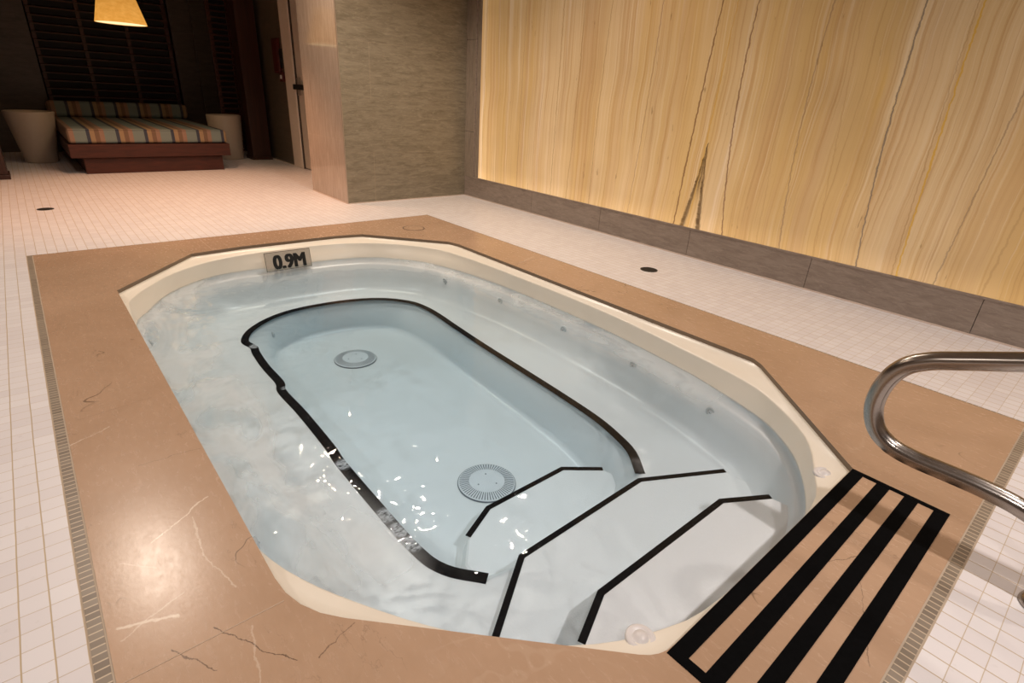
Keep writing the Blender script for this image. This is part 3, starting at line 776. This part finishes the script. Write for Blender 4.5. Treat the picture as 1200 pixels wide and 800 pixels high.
# jets around the wall
def jet(x, y, z, r, s=1):
    """eyeball fitting set square to the wall"""
    d = Vector((2.1-x if abs(x-2.1) > 1.35 else 0, 1.38-y, 0)).normalized()
    bm = bmesh.new(); lathe(bm, [(r, -.01), (r, .003), (r*.85, .006), (r*.6, .006), (r*.55, .001), (r*.34, .001), (r*.30, .008), (r*.12, .010)], (x, y, z), 28, d)
    j = tp(obj('jet', bm, M['ivory'], smooth=True))
    bm = bmesh.new(); lathe(bm, [(r*.13, .0085), (r*.12, .0112)], (x, y, z), 12, d)
    q = obj('nozzle', bm, M['dgrey'], j)
for ax, z in ((1.09, -.235), (1.62, -.235), (2.19, -.235), (2.74, -.235), (3.27, -.235)):
    # ray to the wall at this height
    wr = off(wl2, -.040)
    best = min((p for p in wr if p.y > 1.5), key=lambda p: abs(p.x-ax)); jet(best.x, best.y, z, .024)
for ax in (1.13, 1.62, 2.11, 2.6, 2.86):
    wr = off(wl2, -.040); best = min((p for p in wr if p.y < 1.2), key=lambda p: abs(p.x-ax)); jet(best.x, best.y, -.235, .024)
for (x, y) in ((.86, 1.90), (.86, 1.08)):
    jet(x-.01, y, -.46, .020)

# air control buttons on the front corners of the rim
for (x, y) in ((3.835, 1.862), (3.825, .905)):
    bm = bmesh.new(); lathe(bm, [(.034, -.004), (.034, .003), (.031, .006), (.022, .006), (.020, .003), (.018, .003), (.015, .010), (.001, .012)], (x, y, -.040), 36)
    tp(obj('air_control_button', bm, M['white'], smooth=True))

# depth marker tile on the far inner wall
mk = tp(boxes('depth_marker', [(-.004, .004, -.155, .155, -.128, -.0)], M['plate'], bevel=.0015))
tilt = math.radians(-11)
mk.matrix_parent_inverse = TP
mk.location = (.4575, 1.357, -.036); mk.rotation_euler = (0, tilt, 0)
bmk = bmesh.new(); 
for b in ((.0035, .0045, -.155, .155, -.0025, 0), (.0035, .0045, -.155, .155, -.128, -.1255), (.0035, .0045, -.155, -.1525, -.128, 0), (.0035, .0045, .1525, .155, -.128, 0)): box(bmk, *b)
q = obj('border', bmk, M['djoint'], mk)
cu = bpy.data.curves.new('lettering', 'FONT'); cu.body = '0.9M'; cu.size = .150; cu.extrude = .0
to = bpy.data.objects.new('tmp', cu); C.objects.link(to)
me0 = bpy.data.meshes.new_from_object(to.evaluated_get(bpy.context.evaluated_depsgraph_get())); bpy.data.objects.remove(to)
xs = [v.co.x for v in me0.vertices]; ys = [v.co.y for v in me0.vertices]; wx = max(xs)-min(xs); hx = max(ys)-min(ys)
bm = bmesh.new()
for k, (dx, dy) in enumerate([(i*.0016, j*.002) for i in range(-4, 5) for j in (-1, 0, 1)]):   # heavy weight: the outline thickened
    b2 = bmesh.new(); b2.from_mesh(me0)
    for v in b2.verts:
        a = (v.co.x-min(xs))/wx*.212 - .100 + dx; b = (v.co.y-min(ys))/hx*.092 - .116 + dy
        v.co = Vector((.0050 + k*.00002, a, b))
    tmp = bpy.data.meshes.new('tmp'); b2.to_mesh(tmp); b2.free(); bm.from_mesh(tmp); bpy.data.meshes.remove(tmp)
me = bpy.data.meshes.new('lettering'); bm.to_mesh(me); bm.free(); me.materials.append(M['ink'])
lt = bpy.data.objects.new('lettering', me); C.objects.link(lt); lt.parent = mk

# ------------------------------------------------------------------ black non-slip tread marks on the marble
t = thing('tread_marking', 'black non-slip tape grid laid on the marble before the tub steps', 'tape marking', (4.025, 1.395, 0))
x0, x1, y0, y1 = 3.894-4.025, 4.153-4.025, .892-1.395, 1.901-1.395
for k in range(4):
    a = x0 + k*.0745
    obj('tape_strip', (lambda q: (box(q, a, a+.0355, y0, y1, .0002, .0016), q)[1])(bmesh.new()), M['black'], t)
for a, b in ((y0, y0+.024), (y1-.018, y1)):
    obj('end_strip', (lambda q: (box(q, x0, x1, a, b, .0003, .0021), q)[1])(bmesh.new()), M['black'], t)

# ------------------------------------------------------------------ stainless handrail
t = thing('handrail', 'bent stainless steel grab rail standing beside the tub steps', 'handrail', (4.385, 1.69, 0))
pts = [(4.84, 0), (4.84, .12), (4.84, .42), (4.825, .56), (4.77, .655), (4.68, .69), (4.58, .685), (4.36, .628), (4.157, .550), (4.062, .513), (4.001, .487), (3.957, .453), (3.931, .397), (3.926, .327), (3.948, .268), (3.99, .236), (4.045, .226), (4.105, .226), (4.19, .226), (4.27, .217), (4.335, .190), (4.372, .135), (4.385, .07), (4.385, 0)]
bm = bmesh.new(); tube(bm, catmull([(x-4.385, 0, z) for x, z in pts], False, 8), .0228, 28)
obj('rail_tube', bm, M['steel'], t, smooth=True)
for x in (4.385, 4.84):
    bm = bmesh.new(); lathe(bm, [(.050, .001), (.050, .004), (.046, .016), (.034, .026), (.0232, .029)], (x-4.385, 0, 0), 36)
    obj('foot_cover', bm, M['steel'], t, smooth=True)

# ------------------------------------------------------------------ lights
def lamp(x, y, z, power, col=(1, .80, .60), r=.05, spot=None, tgt=None, blend_=.6):
    d = bpy.data.lights.new('downlight_and_fill', 'SPOT' if spot else 'POINT'); d.energy = power; d.color = col; d.shadow_soft_size = r
    if spot: d.spot_size = math.radians(spot); d.spot_blend = blend_
    o = bpy.data.objects.new('downlight_and_fill', d); C.objects.link(o); o.location = (x, y, z)
    if tgt: o.rotation_euler = (Vector(tgt)-Vector((x, y, z))).to_track_quat('-Z', 'Y').to_euler()
    return o
def area(x, y, z, sx, sy, power, col=(1, .82, .66), rot=(0, 0, 0)):
    d = bpy.data.lights.new('soft_ceiling_light', 'AREA'); d.shape = 'RECTANGLE'; d.size = sx; d.size_y = sy; d.energy = power; d.color = col
    o = bpy.data.objects.new('soft_ceiling_light', d); C.objects.link(o); o.location = (x, y, z); o.rotation_euler = rot
    return o
lamp(.27, .18, 2.4, 85, (1, .84, .70), .05, 150)
lamp(-.54, 1.86, 2.4, 60, (1, .78, .58), .05, 150)
lamp(.65, 2.24, 2.4, 75, (1, .88, .76), .05, 150)
lamp(1.5, 2.9, 2.4, 60, (1, .88, .76), .05, 150)  # added fill above the right side of the tub, unseen
lamp(4.95, 1.5, 2.4, 125, (1, .92, .88), .04, 150)
lamp(4.9, -.6, 2.4, 60, (1, .92, .88), .05, 150)  # added fill light out of view, no known fixture
lamp(2.5, -1.7, 2.4, 80, (1, .90, .82), .06, 150)  # unseen fill added off to the left
lamp(4.6, 2.9, 2.4, 40, (1, .90, .82), .05, 150)  # unseen fill added beyond the handrail
lamp(-1.8, 1.15, 2.4, 170, (1, .52, .29), .08, 96)  # warm narrow light added to tint the far floor orange, no known fixture
pl_ = bpy.data.lights.new('pendant_glow', 'POINT'); pl_.energy = 5; pl_.color = (1, .68, .35); pl_.shadow_soft_size = .05
po = bpy.data.objects.new('pendant_glow', pl_); C.objects.link(po); po.location = (-3.54, 1.24, 1.62)

W = bpy.data.worlds.new('world'); S.world = W; W.use_nodes = True
W.node_tree.nodes['Background'].inputs[0].default_value = (.30, .22, .16, 1); W.node_tree.nodes['Background'].inputs[1].default_value = .10

# ------------------------------------------------------------------ camera
cam = bpy.data.cameras.new('camera'); co = bpy.data.objects.new('camera', cam); C.objects.link(co)
cam.sensor_width = 36; cam.lens = 633.87/1200*36; cam.clip_start = .02
Rv = Vector((.64756187, .76005452, .05459627)); Uv = Vector((-.34683344, .23018732, .90924164)); Bv = Vector((.67850585, -.60772603, .41267285))
mt = Matrix(((Rv.x, Uv.x, Bv.x, 4.21941076), (Rv.y, Uv.y, Bv.y, .12410929), (Rv.z, Uv.z, Bv.z, 1.02), (0, 0, 0, 1)))
co.matrix_world = mt
S.camera = co
